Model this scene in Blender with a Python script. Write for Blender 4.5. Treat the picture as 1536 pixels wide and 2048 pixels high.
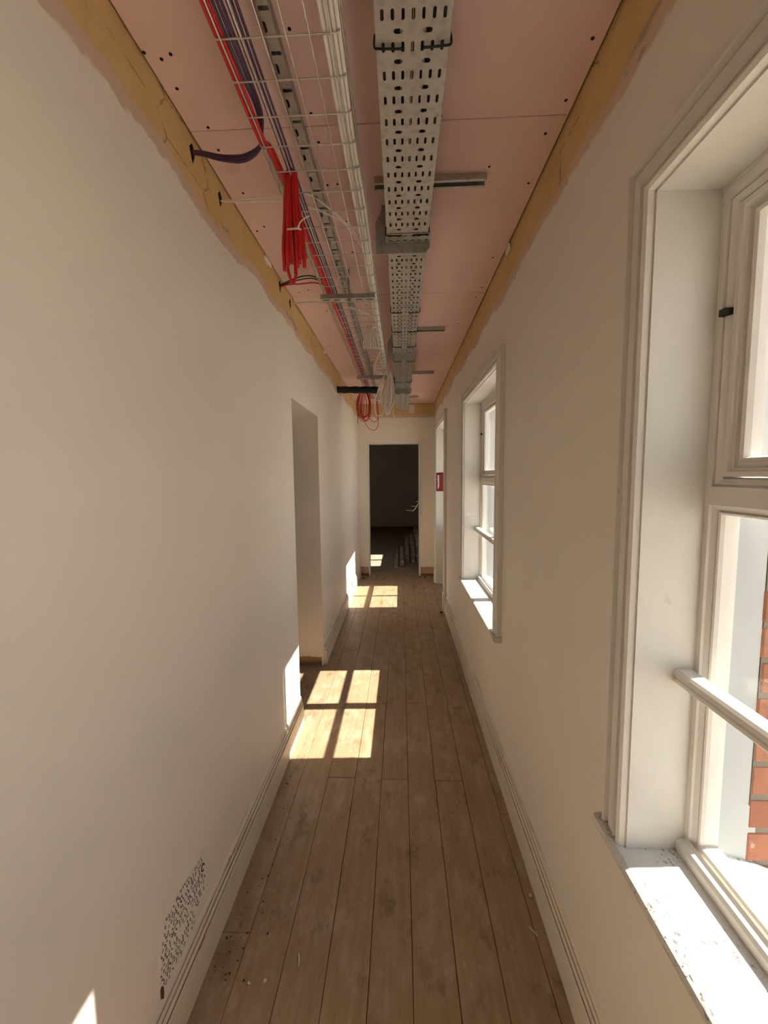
import bpy, bmesh, math, random
from mathutils import Vector, Matrix
random.seed(7)
for _o in list(bpy.data.objects): bpy.data.objects.remove(_o, do_unlink=True)
scene = bpy.context.scene
COL = scene.collection

# ------------------------------------------------------------------ camera
F_PX, PITCH, YAW, ROLL = 818.9, 0.0910, 0.0415, -0.0101
def _rot(x, y, z):
    c, s = math.cos(ROLL), math.sin(ROLL);  x, z = c*x - s*z, s*x + c*z
    c, s = math.cos(PITCH), math.sin(PITCH); y, z = c*y + s*z, -s*y + c*z
    c, s = math.cos(YAW), math.sin(YAW);    x, y = c*x - s*y, s*x + c*y
    return Vector((x, y, z))
cam = bpy.data.cameras.new('camera'); camo = bpy.data.objects.new('camera', cam); COL.objects.link(camo)
_r, _f, _u = _rot(1, 0, 0), _rot(0, 1, 0), _rot(0, 0, 1)
camo.matrix_world = Matrix(((_r.x, _u.x, -_f.x, 0), (_r.y, _u.y, -_f.y, 0), (_r.z, _u.z, -_f.z, 1.5), (0, 0, 0, 1)))
cam.sensor_fit = 'VERTICAL'; cam.sensor_height = 24.0; cam.sensor_width = 18.0
cam.lens = 24.0 * F_PX / 2048.0
cam.clip_start = 0.02; cam.clip_end = 300
scene.camera = camo

# ------------------------------------------------------------------ world, sun, exposure
SUN_T, SUN_DY = 1.12, 0.045
w = bpy.data.worlds.new('sky'); scene.world = w; w.use_nodes = True
nt = w.node_tree; nt.nodes.clear()
w.cycles.sampling_method = 'MANUAL'; w.cycles.sample_map_resolution = 64
wo = nt.nodes.new('ShaderNodeOutputWorld'); bg = nt.nodes.new('ShaderNodeBackground')
tcw = nt.nodes.new('ShaderNodeTexCoord'); sxz = nt.nodes.new('ShaderNodeSeparateXYZ'); nt.links.new(tcw.outputs['Generated'], sxz.inputs[0])
hz = nt.nodes.new('ShaderNodeMix'); hz.data_type = 'RGBA'; hz.clamp_factor = True            # hazy white horizon to pale blue zenith
nt.links.new(sxz.outputs['Z'], hz.inputs[0]); hz.inputs[6].default_value = (1.0, 1.0, 1.0, 1); hz.inputs[7].default_value = (.62, .78, 1.0, 1)
nt.links.new(hz.outputs[2], bg.inputs[0]); bg.inputs[1].default_value = 1.35
nt.links.new(bg.outputs[0], wo.inputs[0])
sd = bpy.data.lights.new('sun', 'SUN'); sd.energy = 12.5; sd.angle = math.radians(0.53); sd.color = (1.0, 0.92, 0.80)
so = bpy.data.objects.new('sun', sd); COL.objects.link(so)
so.rotation_euler = Vector((-1, -SUN_DY, -SUN_T)).to_track_quat('-Z', 'Y').to_euler()
so.location = (6, 0, 8)
vs = scene.view_settings
vs.view_transform = 'Standard'; vs.look = 'None'; vs.exposure = 0.47; vs.gamma = 1.0; vs.use_curve_mapping = False
try:
    scene.cycles.max_bounces = 7; scene.cycles.diffuse_bounces = 4; scene.cycles.glossy_bounces = 3; scene.cycles.transparent_max_bounces = 10; scene.cycles.adaptive_threshold = 0.16; scene.cycles.adaptive_min_samples = 16; scene.cycles.use_light_tree = False
    scene.cycles.sample_clamp_indirect = 8.0; scene.cycles.caustics_reflective = False; scene.cycles.caustics_refractive = False
except Exception: pass

# ------------------------------------------------------------------ dimensions (metres)
LW, RW, H, YB, YE = -0.62, 0.489, 2.514, -3.0, 6.0
PITCH_W = 2.28                              # spacing of the windows
WZ0, WZ1 = 0.70, 2.02                       # window opening
WIN = [(-2.50, -1.45), (-0.22, 0.83), (2.05, 3.10)]
DOOR_R = (4.47, 5.56, 2.11)
OPEN_L = (2.36, 3.10, 1.94)
DOOR_E = (-0.475, 0.277, 1.955)

# ------------------------------------------------------------------ node helpers
class NT:
    def __init__(s, name, rough=0.6, metal=0.0, spec=0.3):
        s.m = bpy.data.materials.new(name); s.m.use_nodes = True
        s.t = s.m.node_tree; s.b = s.t.nodes['Principled BSDF']
        s.b.inputs['Roughness'].default_value = rough; s.b.inputs['Metallic'].default_value = metal
        s.b.inputs['Specular IOR Level'].default_value = spec
    def n(s, typ, **k):
        nd = s.t.nodes.new(typ)
        for a, v in k.items(): setattr(nd, a, v)
        return nd
    def lk(s, a, b): s.t.links.new(a, b)
    def val(s, sock, v):
        if hasattr(v, 'is_output'): s.lk(v, sock)
        else: sock.default_value = v
    def pos(s):
        if not hasattr(s, '_p'): s._p = s.n('ShaderNodeNewGeometry').outputs['Position']
        return s._p
    def xyz(s):
        if not hasattr(s, '_x'):
            q = s.n('ShaderNodeSeparateXYZ'); s.lk(s.pos(), q.inputs[0]); s._x = q.outputs
        return s._x
    def noise(s, scale=5, detail=4, rough=0.55, stretch=(1, 1, 1), vec=None, off=(0, 0, 0)):
        mp = s.n('ShaderNodeMapping'); s.lk(vec or s.pos(), mp.inputs[0]); mp.inputs['Scale'].default_value = stretch
        mp.inputs['Location'].default_value = off
        q = s.n('ShaderNodeTexNoise'); s.lk(mp.outputs[0], q.inputs['Vector'])
        q.inputs['Scale'].default_value = scale; q.inputs['Detail'].default_value = detail; q.inputs['Roughness'].default_value = rough
        return q.outputs['Fac']
    def vor(s, scale, stretch=(1, 1, 1), feature='F1'):
        mp = s.n('ShaderNodeMapping'); s.lk(s.pos(), mp.inputs[0]); mp.inputs['Scale'].default_value = stretch
        q = s.n('ShaderNodeTexVoronoi', feature=feature); s.lk(mp.outputs[0], q.inputs['Vector']); q.inputs['Scale'].default_value = scale
        return q.outputs['Distance']
    def math(s, op, a, b=0.0, c=0.0, clamp=False):
        q = s.n('ShaderNodeMath', operation=op); q.use_clamp = clamp
        s.val(q.inputs[0], a); s.val(q.inputs[1], b); s.val(q.inputs[2], c); return q.outputs[0]
    def ss(s, v, lo, hi, a=0.0, b=1.0):
        q = s.n('ShaderNodeMapRange'); q.interpolation_type = 'SMOOTHSTEP'
        s.val(q.inputs[0], v); s.val(q.inputs[1], lo); s.val(q.inputs[2], hi); q.inputs[3].default_value = a; q.inputs[4].default_value = b
        return q.outputs[0]
    def mix(s, f, a, b, mode='MIX'):
        q = s.n('ShaderNodeMix', data_type='RGBA', blend_type=mode); s.val(q.inputs[0], f)
        for sk, v in ((q.inputs[6], a), (q.inputs[7], b)):
            if isinstance(v, tuple): sk.default_value = (*v, 1) if len(v) == 3 else v
            else: s.lk(v, sk)
        return q.outputs[2]
    def col(s, v):
        if isinstance(v, tuple): s.b.inputs['Base Color'].default_value = (*v, 1)
        else: s.lk(v, s.b.inputs['Base Color'])
    def bump(s, h, strength=0.2, dist=0.01):
        q = s.n('ShaderNodeBump'); q.inputs['Strength'].default_value = strength; q.inputs['Distance'].default_value = dist
        s.lk(h, q.inputs['Height']); s.lk(q.outputs[0], s.b.inputs['Normal'])

def mat_plain(name, c, rough=0.6, metal=0.0, var=0.06, scale=12, spec=0.3, bump=0.0):
    k = NT(name, rough, metal, spec)
    n = k.noise(scale, 2)
    d = tuple(max(0, x*(1-var*2)) for x in c); e = tuple(min(1, x*(1+var)) for x in c)
    k.col(k.mix(n, d, e))
    if bump: k.bump(k.noise(scale*6, 3), bump, 0.004)
    return k.m

CREAM = (0.83, 0.755, 0.665)
OCHRE = (0.66, 0.43, 0.18)
PINKP = (0.68, 0.48, 0.375)
def mat_wall(name, band=True, low=False, reveal_strip=False, seed=0.0):
    k = NT(name, 0.55, 0, 0.25)
    base = k.mix(k.ss(k.noise(1.7, 2, off=(seed, 0, 0)), .3, .7), tuple(c*.97 for c in CREAM), tuple(min(1, c*1.015) for c in CREAM))
    x, y, z = k.xyz()
    c = base
    if band:
        n1 = k.noise(2.1, 2, .5, off=(0, seed, 0)); n2 = k.noise(22, 3, .6, stretch=(1, 1, .8), off=(seed, 0, 4)); n3 = k.noise(75, 2, .5, stretch=(1, .35, 1))
        zz = k.math('ADD', z, k.math('MULTIPLY', k.math('SUBTRACT', n1, .5), .15))
        zz2 = k.math('ADD', zz, k.math('MULTIPLY', k.math('SUBTRACT', n2, .5), .035))
        zz3 = k.math('ADD', zz2, k.math('MULTIPLY', k.math('SUBTRACT', n3, .5), .030))
        pink = k.ss(zz3, 2.324, 2.338)
        och = k.ss(zz2, 2.368, 2.374)
        pinkc = k.mix(k.ss(n2, .35, .7), PINKP, (.62, .50, .40))
        grey = k.math('MULTIPLY', k.ss(k.noise(7, 4, .6, stretch=(1, .5, 1.4), off=(seed, 7, 0)), .60, .63), k.ss(zz2, 2.405, 2.395))
        ochc = k.mix(k.ss(k.noise(4, 4, .65), .35, .7), OCHRE, (.70, .49, .235))
        crack = k.math('ADD', k.vor(9, (1, .5, 1), 'DISTANCE_TO_EDGE'), k.math('MULTIPLY', k.math('SUBTRACT', n2, .5), .22))
        crack = k.math('ABSOLUTE', crack)
        crk = k.math('MULTIPLY', k.math('MULTIPLY', k.ss(crack, .016, .004), k.ss(k.noise(2.3, 1, off=(seed, 2, 2)), .55, .62)), pink)
        ochc = k.mix(k.math('MULTIPLY', crk, .7), ochc, (.20, .12, .06))
        c = k.mix(pink, c, pinkc); c = k.mix(och, c, ochc); c = k.mix(k.math('MULTIPLY', k.math('MULTIPLY', grey, pink), .8), c, (.36, .31, .25))
    if low:
        n4 = k.noise(14, 3, .6)
        lo = k.ss(k.math('ADD', z, k.math('MULTIPLY', k.math('SUBTRACT', n4, .5), .03)), .135, .128)
        c = k.mix(lo, c, (.50, .30, .19))
        lo2 = k.ss(k.math('ADD', z, k.math('MULTIPLY', k.math('SUBTRACT', n4, .5), .05)), .035, .03)
        c = k.mix(lo2, c, (.16, .085, .035))
    if reveal_strip:
        n4 = k.noise(14, 3, .6)
        f = k.math('MULTIPLY', k.ss(k.math('ADD', z, k.math('MULTIPLY', k.math('SUBTRACT', n4, .5), .03)), .075, .068), k.ss(x, LW-.012, LW-.016))
        c = k.mix(f, c, (.40, .25, .13))
        f2 = k.math('MULTIPLY', k.ss(z, .045, .03), f)
        c = k.mix(f2, c, (.24, .17, .12))
    k.col(c)
    return k.m

def mat_floor():
    k = NT('old_floorboard_wood', 0.46, 0, 0.45)
    oi = k.n('ShaderNodeObjectInfo')
    rnd = oi.outputs['Random']
    cv = k.n('ShaderNodeCombineXYZ'); x, y, z = k.xyz()
    k.lk(k.math('ADD', x, k.math('MULTIPLY', rnd, 7)), cv.inputs[0]); k.lk(k.math('ADD', y, k.math('MULTIPLY', rnd, 13)), cv.inputs[1]); k.lk(z, cv.inputs[2])
    v = cv.outputs[0]
    g1 = k.noise(3.0, 3, .6, (18, .8, 1), v); g2 = k.noise(9.0, 3, .65, (16, .7, 1), v)
    base = k.mix(k.ss(g1, .3, .7), (.315, .205, .12), (.375, .258, .155))
    base = k.mix(k.math('MULTIPLY', k.ss(g2, .48, .75), .26), base, (.20, .126, .074))
    base = k.mix(k.math('MULTIPLY', k.math('SUBTRACT', rnd, .3), .30, clamp=True), base, (.37, .255, .15))
    dust = k.math('MULTIPLY', k.ss(k.noise(11, 4, .66, (1.5, .7, 1), v), .42, .68), k.ss(k.noise(2.2, 2, .5, (1, 1, 1)), .30, .60))
    base = k.mix(k.math('MULTIPLY', dust, .75), base, (.44, .35, .26))
    dirt = k.ss(k.noise(6.5, 4, .72, (1.5, .8, 1)), .54, .70)
    base = k.mix(k.math('MULTIPLY', dirt, .55), base, (.10, .062, .036))
    sp = k.math('MULTIPLY', k.ss(k.vor(26, (1.3, .8, 1)), .24, .12), k.ss(k.noise(5, 2), .49, .58))
    base = k.mix(k.math('MULTIPLY', sp, .42), base, (.50, .41, .31))
    sp2 = k.math('MULTIPLY', k.ss(k.vor(58, (1, 1, 1)), .13, .06), k.ss(k.noise(3.1, 1, off=(5, 0, 0)), .56, .64))
    base = k.mix(k.math('MULTIPLY', sp2, .8), base, (.05, .028, .016))
    k.col(base)
    return k.m

def mat_paint(name, c, chip=0.5, rough=0.38, dirty=0.3):
    k = NT(name, rough, 0, 0.4)
    n = k.noise(24, 3, .62, stretch=(1, 1, .45))
    b = k.mix(k.ss(n, .3, .7), tuple(q*.97 for q in c), c)
    b = k.mix(k.math('MULTIPLY', k.ss(n, .72, .76), chip), b, (.42, .34, .25))
    k.col(b)
    return k.m

def mat_skirting():
    k = NT('cream_skirting_paint', 0.4, 0, 0.4)
    x, y, z = k.xyz()
    b = k.mix(k.ss(k.noise(3, 3), .3, .7), (.72, .63, .51), (.78, .70, .59))
    n = k.noise(16, 5, .65, stretch=(1, .12, 2.2))
    chip = k.math('MULTIPLY', k.ss(n, .53, .60), k.ss(z, .112, .122))
    b = k.mix(k.math('MULTIPLY', chip, .5), b, (.42, .28, .16))
    d = k.ss(k.noise(30, 4, .6, stretch=(1, .3, 1)), .68, .72)
    b = k.mix(k.math('MULTIPLY', d, .6), b, (.30, .18, .09))
    for zg in (.1185, .137, .1545):
        g_ = k.math('MULTIPLY', k.ss(k.math('ABSOLUTE', k.math('SUBTRACT', z, zg)), .0030, .0016), k.ss(n, .30, .44, .35, 1.0))
        b = k.mix(k.math('MULTIPLY', g_, .85), b, (.17, .095, .045))
    k.col(b)
    return k.m

def mat_sill():
    k = NT('white_sill_gloss_paint', 0.42, 0, 0.4)
    b = k.mix(k.ss(k.noise(3, 3), .3, .7), (.62, .60, .56), (.66, .64, .60))
    sp = k.math('MULTIPLY', k.ss(k.noise(150, 2, .65, (1, .6, 1)), .57, .63), k.ss(k.noise(9, 3, .6), .40, .56))
    b = k.mix(k.math('MULTIPLY', sp, .85), b, (.07, .06, .05))
    k.col(b)
    return k.m

def mat_galv(name, base=(.62, .60, .56), rough=0.42):
    k = NT(name, rough, 0.85, 0.5)
    s = k.vor(45)
    b = k.mix(k.ss(s, .1, .6), tuple(c*.80 for c in base), base)
    b = k.mix(k.math('MULTIPLY', k.ss(k.noise(8, 4), .5, .7), .35), b, tuple(c*.72 for c in base))
    k.col(b)
    q = k.ss(k.noise(10, 3), .3, .7, rough-.08, rough+.14); k.lk(q, k.b.inputs['Roughness'])
    return k.m

def mat_board():
    k = NT('pink_fire_plasterboard', 0.7, 0, 0.2)
    b = k.mix(k.ss(k.noise(1.6, 2), .3, .7), (.79, .525, .475), (.85, .59, .53))
    sc = k.math('MULTIPLY', k.ss(k.noise(30, 2, .6, (1, .25, 1)), .66, .70), k.ss(k.noise(2.5, 1), .56, .64))
    b = k.mix(k.math('MULTIPLY', sc, .45), b, (.80, .66, .60))
    st = k.ss(k.noise(3.0, 3, .6, (1, 1, 1), off=(3, 3, 3)), .62, .72)
    b = k.mix(k.math('MULTIPLY', st, .25), b, (.50, .30, .22))
    k.col(b)
    return k.m

def mat_glass():
    k = NT('window_glass'); t = k.t; t.nodes.remove(k.b)
    out = [n for n in t.nodes if n.type == 'OUTPUT_MATERIAL'][0]
    tr = t.nodes.new('ShaderNodeBsdfTransparent'); tr.inputs[0].default_value = (.97, .98, .98, 1)
    gl = t.nodes.new('ShaderNodeBsdfGlossy'); gl.inputs['Roughness'].default_value = 0.02
    lw = t.nodes.new('ShaderNodeLayerWeight'); lw.inputs[0].default_value = 0.5
    pw = t.nodes.new('ShaderNodeMath'); pw.operation = 'POWER'; t.links.new(lw.outputs['Facing'], pw.inputs[0]); pw.inputs[1].default_value = 4.0
    fr = t.nodes.new('ShaderNodeMath'); fr.operation = 'MULTIPLY_ADD'; t.links.new(pw.outputs[0], fr.inputs[0]); fr.inputs[1].default_value = 0.35; fr.inputs[2].default_value = 0.02
    mx = t.nodes.new('ShaderNodeMixShader'); t.links.new(fr.outputs[0], mx.inputs[0])
    t.links.new(tr.outputs[0], mx.inputs[1]); t.links.new(gl.outputs[0], mx.inputs[2]); t.links.new(mx.outputs[0], out.inputs[0])
    return k.m

def mat_brick():
    k = NT('red_brick', 0.85, 0, 0.15)
    oi = k.n('ShaderNodeObjectInfo')
    b = k.mix(oi.outputs['Random'], (.30, .115, .065), (.40, .175, .105))
    b = k.mix(k.math('MULTIPLY', k.ss(k.noise(35, 5, .7), .45, .7), .6), b, (.20, .10, .07))
    b = k.mix(k.math('MULTIPLY', k.ss(k.noise(60, 3), .66, .72), .6), b, (.50, .38, .29))
    k.col(b); k.bump(k.noise(70, 4), .5, .004)
    return k.m
def mat_brickwall():
    k = NT('far_brickwork', 0.85, 0, 0.15)
    mp = k.n('ShaderNodeCombineXYZ'); x, y, z = k.xyz(); k.lk(k.math('ADD', x, y), mp.inputs[0]); k.lk(z, mp.inputs[1])
    q = k.n('ShaderNodeTexBrick'); k.lk(mp.outputs[0], q.inputs[0]); q.inputs['Scale'].default_value = 1.0
    q.inputs['Brick Width'].default_value = .215; q.inputs['Row Height'].default_value = .0716; q.inputs['Mortar Size'].default_value = .005
    q.inputs['Color1'].default_value = (.46, .19, .11, 1); q.inputs['Color2'].default_value = (.38, .16, .10, 1); q.inputs['Mortar'].default_value = (.50, .43, .34, 1)
    k.col(q.outputs[0]); return k.m

M = dict(
    wall_l=mat_wall('cream_wall_paint_left', True, False, False, 1.0), wall_s=mat_wall('cream_wall_foot_paint', False, False, True, 1.0), wall_t=mat_wall('cream_wall_top_end', True, False, False, 9.0), wall_r=mat_wall('cream_wall_paint_right', True, False, False, 5.0),
    wall_e=mat_wall('cream_wall_paint_end', False, True, False, 9.0), wall_p=mat_wall('cream_wall_paint_plain', False, False, False, 2.0),
    floor=mat_floor(), board=mat_board(), skirt=mat_skirting(), sill=mat_sill(),
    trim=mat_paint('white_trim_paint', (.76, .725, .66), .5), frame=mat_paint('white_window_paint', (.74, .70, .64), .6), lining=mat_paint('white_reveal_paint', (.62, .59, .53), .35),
    ext=mat_paint('pale_exterior_paint', (.42, .435, .43), .6), galv=mat_galv('galvanised_steel', (.54, .52, .48)), galv2=mat_galv('dull_galvanised_steel', (.42, .43, .41), .5),
    wire=mat_galv('zinc_wire', (.62, .58, .53), .42), glass=mat_glass(), brick=mat_brick(), brickwall=mat_brickwall(),
    red=mat_plain('red_cable_sheath', (.62, .018, .022), .38, spec=.45), purple=mat_plain('purple_cable_sheath', (.075, .038, .088), .4, spec=.4),
    white=mat_plain('white_cable_sheath', (.88, .83, .74), .4, spec=.4), black=mat_plain('black_plastic', (.012, .012, .013), .5),
    dark=mat_plain('dark_cavity', (.012, .010, .009), .9), sub=mat_plain('dark_underfloor', (.03, .02, .014), .9),
    nylon=mat_plain('natural_nylon', (.72, .62, .54), .4), mortar=mat_plain('lime_mortar', (.20, .165, .13), .9, scale=40),
    ground=mat_plain('pale_concrete_yard', (.62, .58, .50), .9), roomwall=mat_plain('dark_room_paint', (.64, .57, .51), .8, scale=2),
    roomfloor=mat_plain('dusty_concrete', (.34, .28, .22), .85, var=.2, scale=6), plaster=mat_plain('bare_white_plaster', (.86, .80, .71), .85),
    oldtimber=mat_plain('dark_timber_length', (.46, .42, .38), .7, var=.3, scale=9), pit=mat_plain('pit_shadow_dirt', (.05, .035, .025), .95),
    crumb=mat_plain('brown_debris', (.10, .06, .035), .9), chip=mat_plain('pale_plaster_chip', (.66, .58, .47), .9),
    redsign=mat_plain('red_notice', (.17, .003, .005), .45, spec=.4), print=mat_plain('white_print', (.85, .62, .58), .6),
    lintel=mat_plain('concrete_lintel', (.45, .42, .38), .9), brown=mat_plain('raw_brown_timber', (.30, .17, .08), .8),
)

# ------------------------------------------------------------------ mesh helpers
def link(name, me, mat, parent=None, kind=None, loc=None):
    o = bpy.data.objects.new(name, me); COL.objects.link(o)
    if mat is not None and not me.materials: me.materials.append(M[mat] if isinstance(mat, str) else mat)
    if parent is not None: o.parent = parent
    if loc is not None: o.location = loc
    if kind: o['kind'] = kind
    return o
def tag(o, label, cat, group=None):
    o['label'] = label; o['category'] = cat
    if group: o['group'] = group
    return o
def empty(name, loc=(0, 0, 0), kind=None):
    o = bpy.data.objects.new(name, None); COL.objects.link(o); o.location = loc; o.empty_display_size = .05
    if kind: o['kind'] = kind
    return o
def fin(bm, name, smooth=False):
    bmesh.ops.recalc_face_normals(bm, faces=bm.faces)
    me = bpy.data.meshes.new(name); bm.to_mesh(me); bm.free()
    if smooth:
        for p in me.polygons: p.use_smooth = True
    return me
def abox(bm, x0, x1, y0, y1, z0, z1):
    v = [bm.verts.new(p) for p in ((x0,y0,z0),(x1,y0,z0),(x1,y1,z0),(x0,y1,z0),(x0,y0,z1),(x1,y0,z1),(x1,y1,z1),(x0,y1,z1))]
    for f in ((0,3,2,1),(4,5,6,7),(0,1,5,4),(1,2,6,5),(2,3,7,6),(3,0,4,7)): bm.faces.new([v[i] for i in f])
def boxme(name, x0, x1, y0, y1, z0, z1, bev=0.0):
    bm = bmesh.new(); abox(bm, x0, x1, y0, y1, z0, z1)
    if bev: bmesh.ops.bevel(bm, geom=bm.edges[:], offset=bev, segments=1, affect='EDGES')
    return fin(bm, name)
def box(name, mat, x0, x1, y0, y1, z0, z1, parent=None, kind=None, bev=0.0):
    return link(name, boxme(name, x0, x1, y0, y1, z0, z1, bev), mat, parent, kind)
def wall_cells(name, mat, axis, t0, t1, u0, u1, z0, z1, holes, kind='structure', zcut=(), mats=None):
    """solid slab with rectangular holes; axis 'x': slab normal x, u = y; axis 'y': slab normal y, u = x"""
    us = sorted({u0, u1, *[h[0] for h in holes], *[h[1] for h in holes]}); zs = sorted({z0, z1, *[h[2] for h in holes], *[h[3] for h in holes], *zcut})
    def solid(i, j):
        if i < 0 or j < 0 or i >= len(us)-1 or j >= len(zs)-1: return False
        cu, cz = (us[i]+us[i+1])/2, (zs[j]+zs[j+1])/2
        return not any(h[0] < cu < h[1] and h[2] < cz < h[3] for h in holes)
    bm = bmesh.new(); vm = {}
    def V(t, u, z):
        key = (t, u, z)
        if key not in vm: vm[key] = bm.verts.new((t, u, z) if axis == 'x' else (u, t, z))
        return vm[key]
    for i in range(len(us)-1):
        for j in range(len(zs)-1):
            if not solid(i, j): continue
            a, b, c, d = us[i], us[i+1], zs[j], zs[j+1]
            for t in (t0, t1): bm.faces.new([V(t,a,c), V(t,b,c), V(t,b,d), V(t,a,d)])
            if not solid(i-1, j): bm.faces.new([V(t0,a,c), V(t1,a,c), V(t1,a,d), V(t0,a,d)])
            if not solid(i+1, j): bm.faces.new([V(t0,b,c), V(t1,b,c), V(t1,b,d), V(t0,b,d)])
            if not solid(i, j-1): bm.faces.new([V(t0,a,c), V(t1,a,c), V(t1,b,c), V(t0,b,c)])
            if not solid(i, j+1): bm.faces.new([V(t0,a,d), V(t1,a,d), V(t1,b,d), V(t0,b,d)])
    o = link(name, fin(bm, name), mat, None, kind)
    if mats:                                   # (z below which / z above which, material): paint changes along the height
        for lo_, hi_, m_ in mats:
            o.data.materials.append(M[m_]); ix = len(o.data.materials)-1
            for p in o.data.polygons:
                if lo_ < p.center.z < hi_: p.material_index = ix
    return o
def ring(name, mat, prof, y0, y1, z0, z1, parent=None, closed=True, kind=None):
    """moulding swept round a rectangle in the y-z plane, mitred; prof = closed list of (inset, x)"""
    bm = bmesh.new(); rows = []
    for d, x in prof:
        if closed: pts = ((y0+d, z0+d), (y0+d, z1-d), (y1-d, z1-d), (y1-d, z0+d))
        else: pts = ((y0+d, z0), (y0+d, z1-d), (y1-d, z1-d), (y1-d, z0))
        rows.append([bm.verts.new((x, a, b)) for a, b in pts])
    n = len(prof)
    for i in range(n):
        a, b = rows[i], rows[(i+1) % n]
        for k in range(4 if closed else 3): bm.faces.new([a[k], a[(k+1) % 4], b[(k+1) % 4], b[k]])
    if not closed:
        bm.faces.new([r[0] for r in rows]); bm.faces.new([r[3] for r in rows])
    return link(name, fin(bm, name), mat, parent, kind)
def prism_y(name, mat, prof, y0, y1, parent=None, kind=None):
    bm = bmesh.new(); A = [bm.verts.new((x, y0, z)) for x, z in prof]; B = [bm.verts.new((x, y1, z)) for x, z in prof]
    n = len(prof)
    for i in range(n): bm.faces.new([A[i], A[(i+1) % n], B[(i+1) % n], B[i]])
    bm.faces.new(A); bm.faces.new(B)
    return link(name, fin(bm, name), mat, parent, kind)
def prism_x(name, mat, prof, x0, x1, parent=None):
    bm = bmesh.new(); A = [bm.verts.new((x0, y, z)) for y, z in prof]; B = [bm.verts.new((x1, y, z)) for y, z in prof]
    n = len(prof)
    for i in range(n): bm.faces.new([A[i], A[(i+1) % n], B[(i+1) % n], B[i]])
    bm.faces.new(A); bm.faces.new(B)
    return link(name, fin(bm, name), mat, parent)
def spline(pts, sub=8):
    P = [Vector(p) for p in pts]
    if len(P) < 3: return P
    out = []
    for i in range(len(P)-1):
        p0 = P[max(i-1, 0)]; p1 = P[i]; p2 = P[i+1]; p3 = P[min(i+2, len(P)-1)]
        for s in range(sub):
            t = s/sub; t2, t3 = t*t, t*t*t
            out.append(.5*((2*p1) + (p2-p0)*t + (2*p0-5*p1+4*p2-p3)*t2 + (3*p1-p0-3*p2+p3)*t3))
    out.append(P[-1]); return out
def tube_into(bm, pts, r, seg=8, cap=True):
    P = [Vector(p) for p in pts]; rows = []; up = None
    for i, p in enumerate(P):
        t = (P[min(i+1, len(P)-1)] - P[max(i-1, 0)])
        if t.length < 1e-9: t = Vector((0, 1, 0))
        t.normalize()
        if up is None: up = t.orthogonal().normalized()
        up = (up - t*up.dot(t))
        if up.length < 1e-6: up = t.orthogonal()
        up.normalize(); s = t.cross(up)
        rr = r(i/(len(P)-1)) if callable(r) else r
        rows.append([bm.verts.new(p + (up*math.cos(a) + s*math.sin(a))*rr) for a in (2*math.pi*k/seg for k in range(seg))])
    for a, b in zip(rows, rows[1:]):
        for k in range(seg): bm.faces.new([a[k], a[(k+1) % seg], b[(k+1) % seg], b[k]])
    if cap: bm.faces.new(rows[0]); bm.faces.new(rows[-1])
def tube(name, mat, pts, r, parent=None, seg=8, sub=8, smooth=True):
    bm = bmesh.new(); tube_into(bm, spline(pts, sub) if sub else pts, r, seg)
    return link(name, fin(bm, name, smooth), mat, parent)
def lump(name, mat, c, size, parent=None, seed=0, sub=2):
    rg = random.Random(seed); bm = bmesh.new(); bmesh.ops.create_icosphere(bm, subdivisions=sub, radius=1.0)
    for v in bm.verts: v.co = Vector((v.co.x*size[0], v.co.y*size[1], v.co.z*size[2])) * (0.75 + .5*rg.random())
    return link(name, fin(bm, name), mat, parent, None, c)

# ================================================================== STRUCTURE
# floor: dark underfloor slab and every board on it
floor = box('floor', 'sub', -1.3, RW+.16, YB, YE+.15, -.12, -.026, None, 'structure')
seams = [-.633, -.5062, -.371, -.235, -.1035, .0268, .1595, .294, .43, .562, .66]
joints = [[1.2, 3.2], [.4, 2.9, 4.9], [1.9, 4.3], [-.5, 2.57, 5.2], [1.895, 4.35], [.2, 2.58, 4.0], [1.893, 3.62, 5.3], [.6, 3.1, 5.0], [1.7, 4.45], [2.2, 4.9]]
for i in range(len(seams)-1):
    ys = [YB] + joints[i] + [YE+.15]
    for a, b in zip(ys, ys[1:]):
        g = .0006 + .0007*random.random(); dz = random.uniform(-.0012, .0008)
        x0, x1 = seams[i], seams[i+1]
        box('floorboard', 'floor', x0+g, x1-g, a+.0009, b-.0009, -.026, dz, floor, None, .0012)
for i, (x0, x1) in enumerate(((-.766, -.633), (-.899, -.766), (-1.03, -.899))):
    box('floorboard', 'floor', x0+.0013, x1-.0013, OPEN_L[0]-.02, OPEN_L[1]+.02, -.026, -.0004*i, floor, None, .0012)

# left wall, its side room
wl = wall_cells('wall_left', 'wall_p', 'x', LW-.30, LW, YB, YE, 0, H+.03, [(OPEN_L[0], OPEN_L[1], -1, OPEN_L[2])], zcut=(.13, 2.24), mats=[(2.24, 9, 'wall_l'), (-1, .13, 'wall_s')])
wall_cells('wall_side_room', 'wall_p', 'x', -3.1, -3.0, .7, 4.7, -.12, H+.1, [])
wall_cells('wall_side_room_near', 'wall_p', 'y', .7, .8, -3.0, LW-.30, -.12, H+.1, [])
wall_cells('wall_side_room_far', 'wall_p', 'y', 4.6, 4.7, -3.0, LW-.30, -.12, H+.1, [])
box('floor_side_room', 'roomfloor', -3.0, -1.3, .7, 4.7, -.12, -.002, None, 'structure')
box('ceiling_side_room', 'wall_p', -3.0, LW-.30, .7, 4.7, H, H+.1, None, 'structure')
# right wall with windows and side door
RH = [(a, b, WZ0-.03, WZ1) for a, b in WIN] + [(DOOR_R[0], DOOR_R[1], -1, DOOR_R[2])]
wr = wall_cells('wall_right', 'wall_p', 'x', RW, .69, YB, YE+.15, 0, H+.03, RH, zcut=(2.24,), mats=[(2.24, 9, 'wall_r')])
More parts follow.
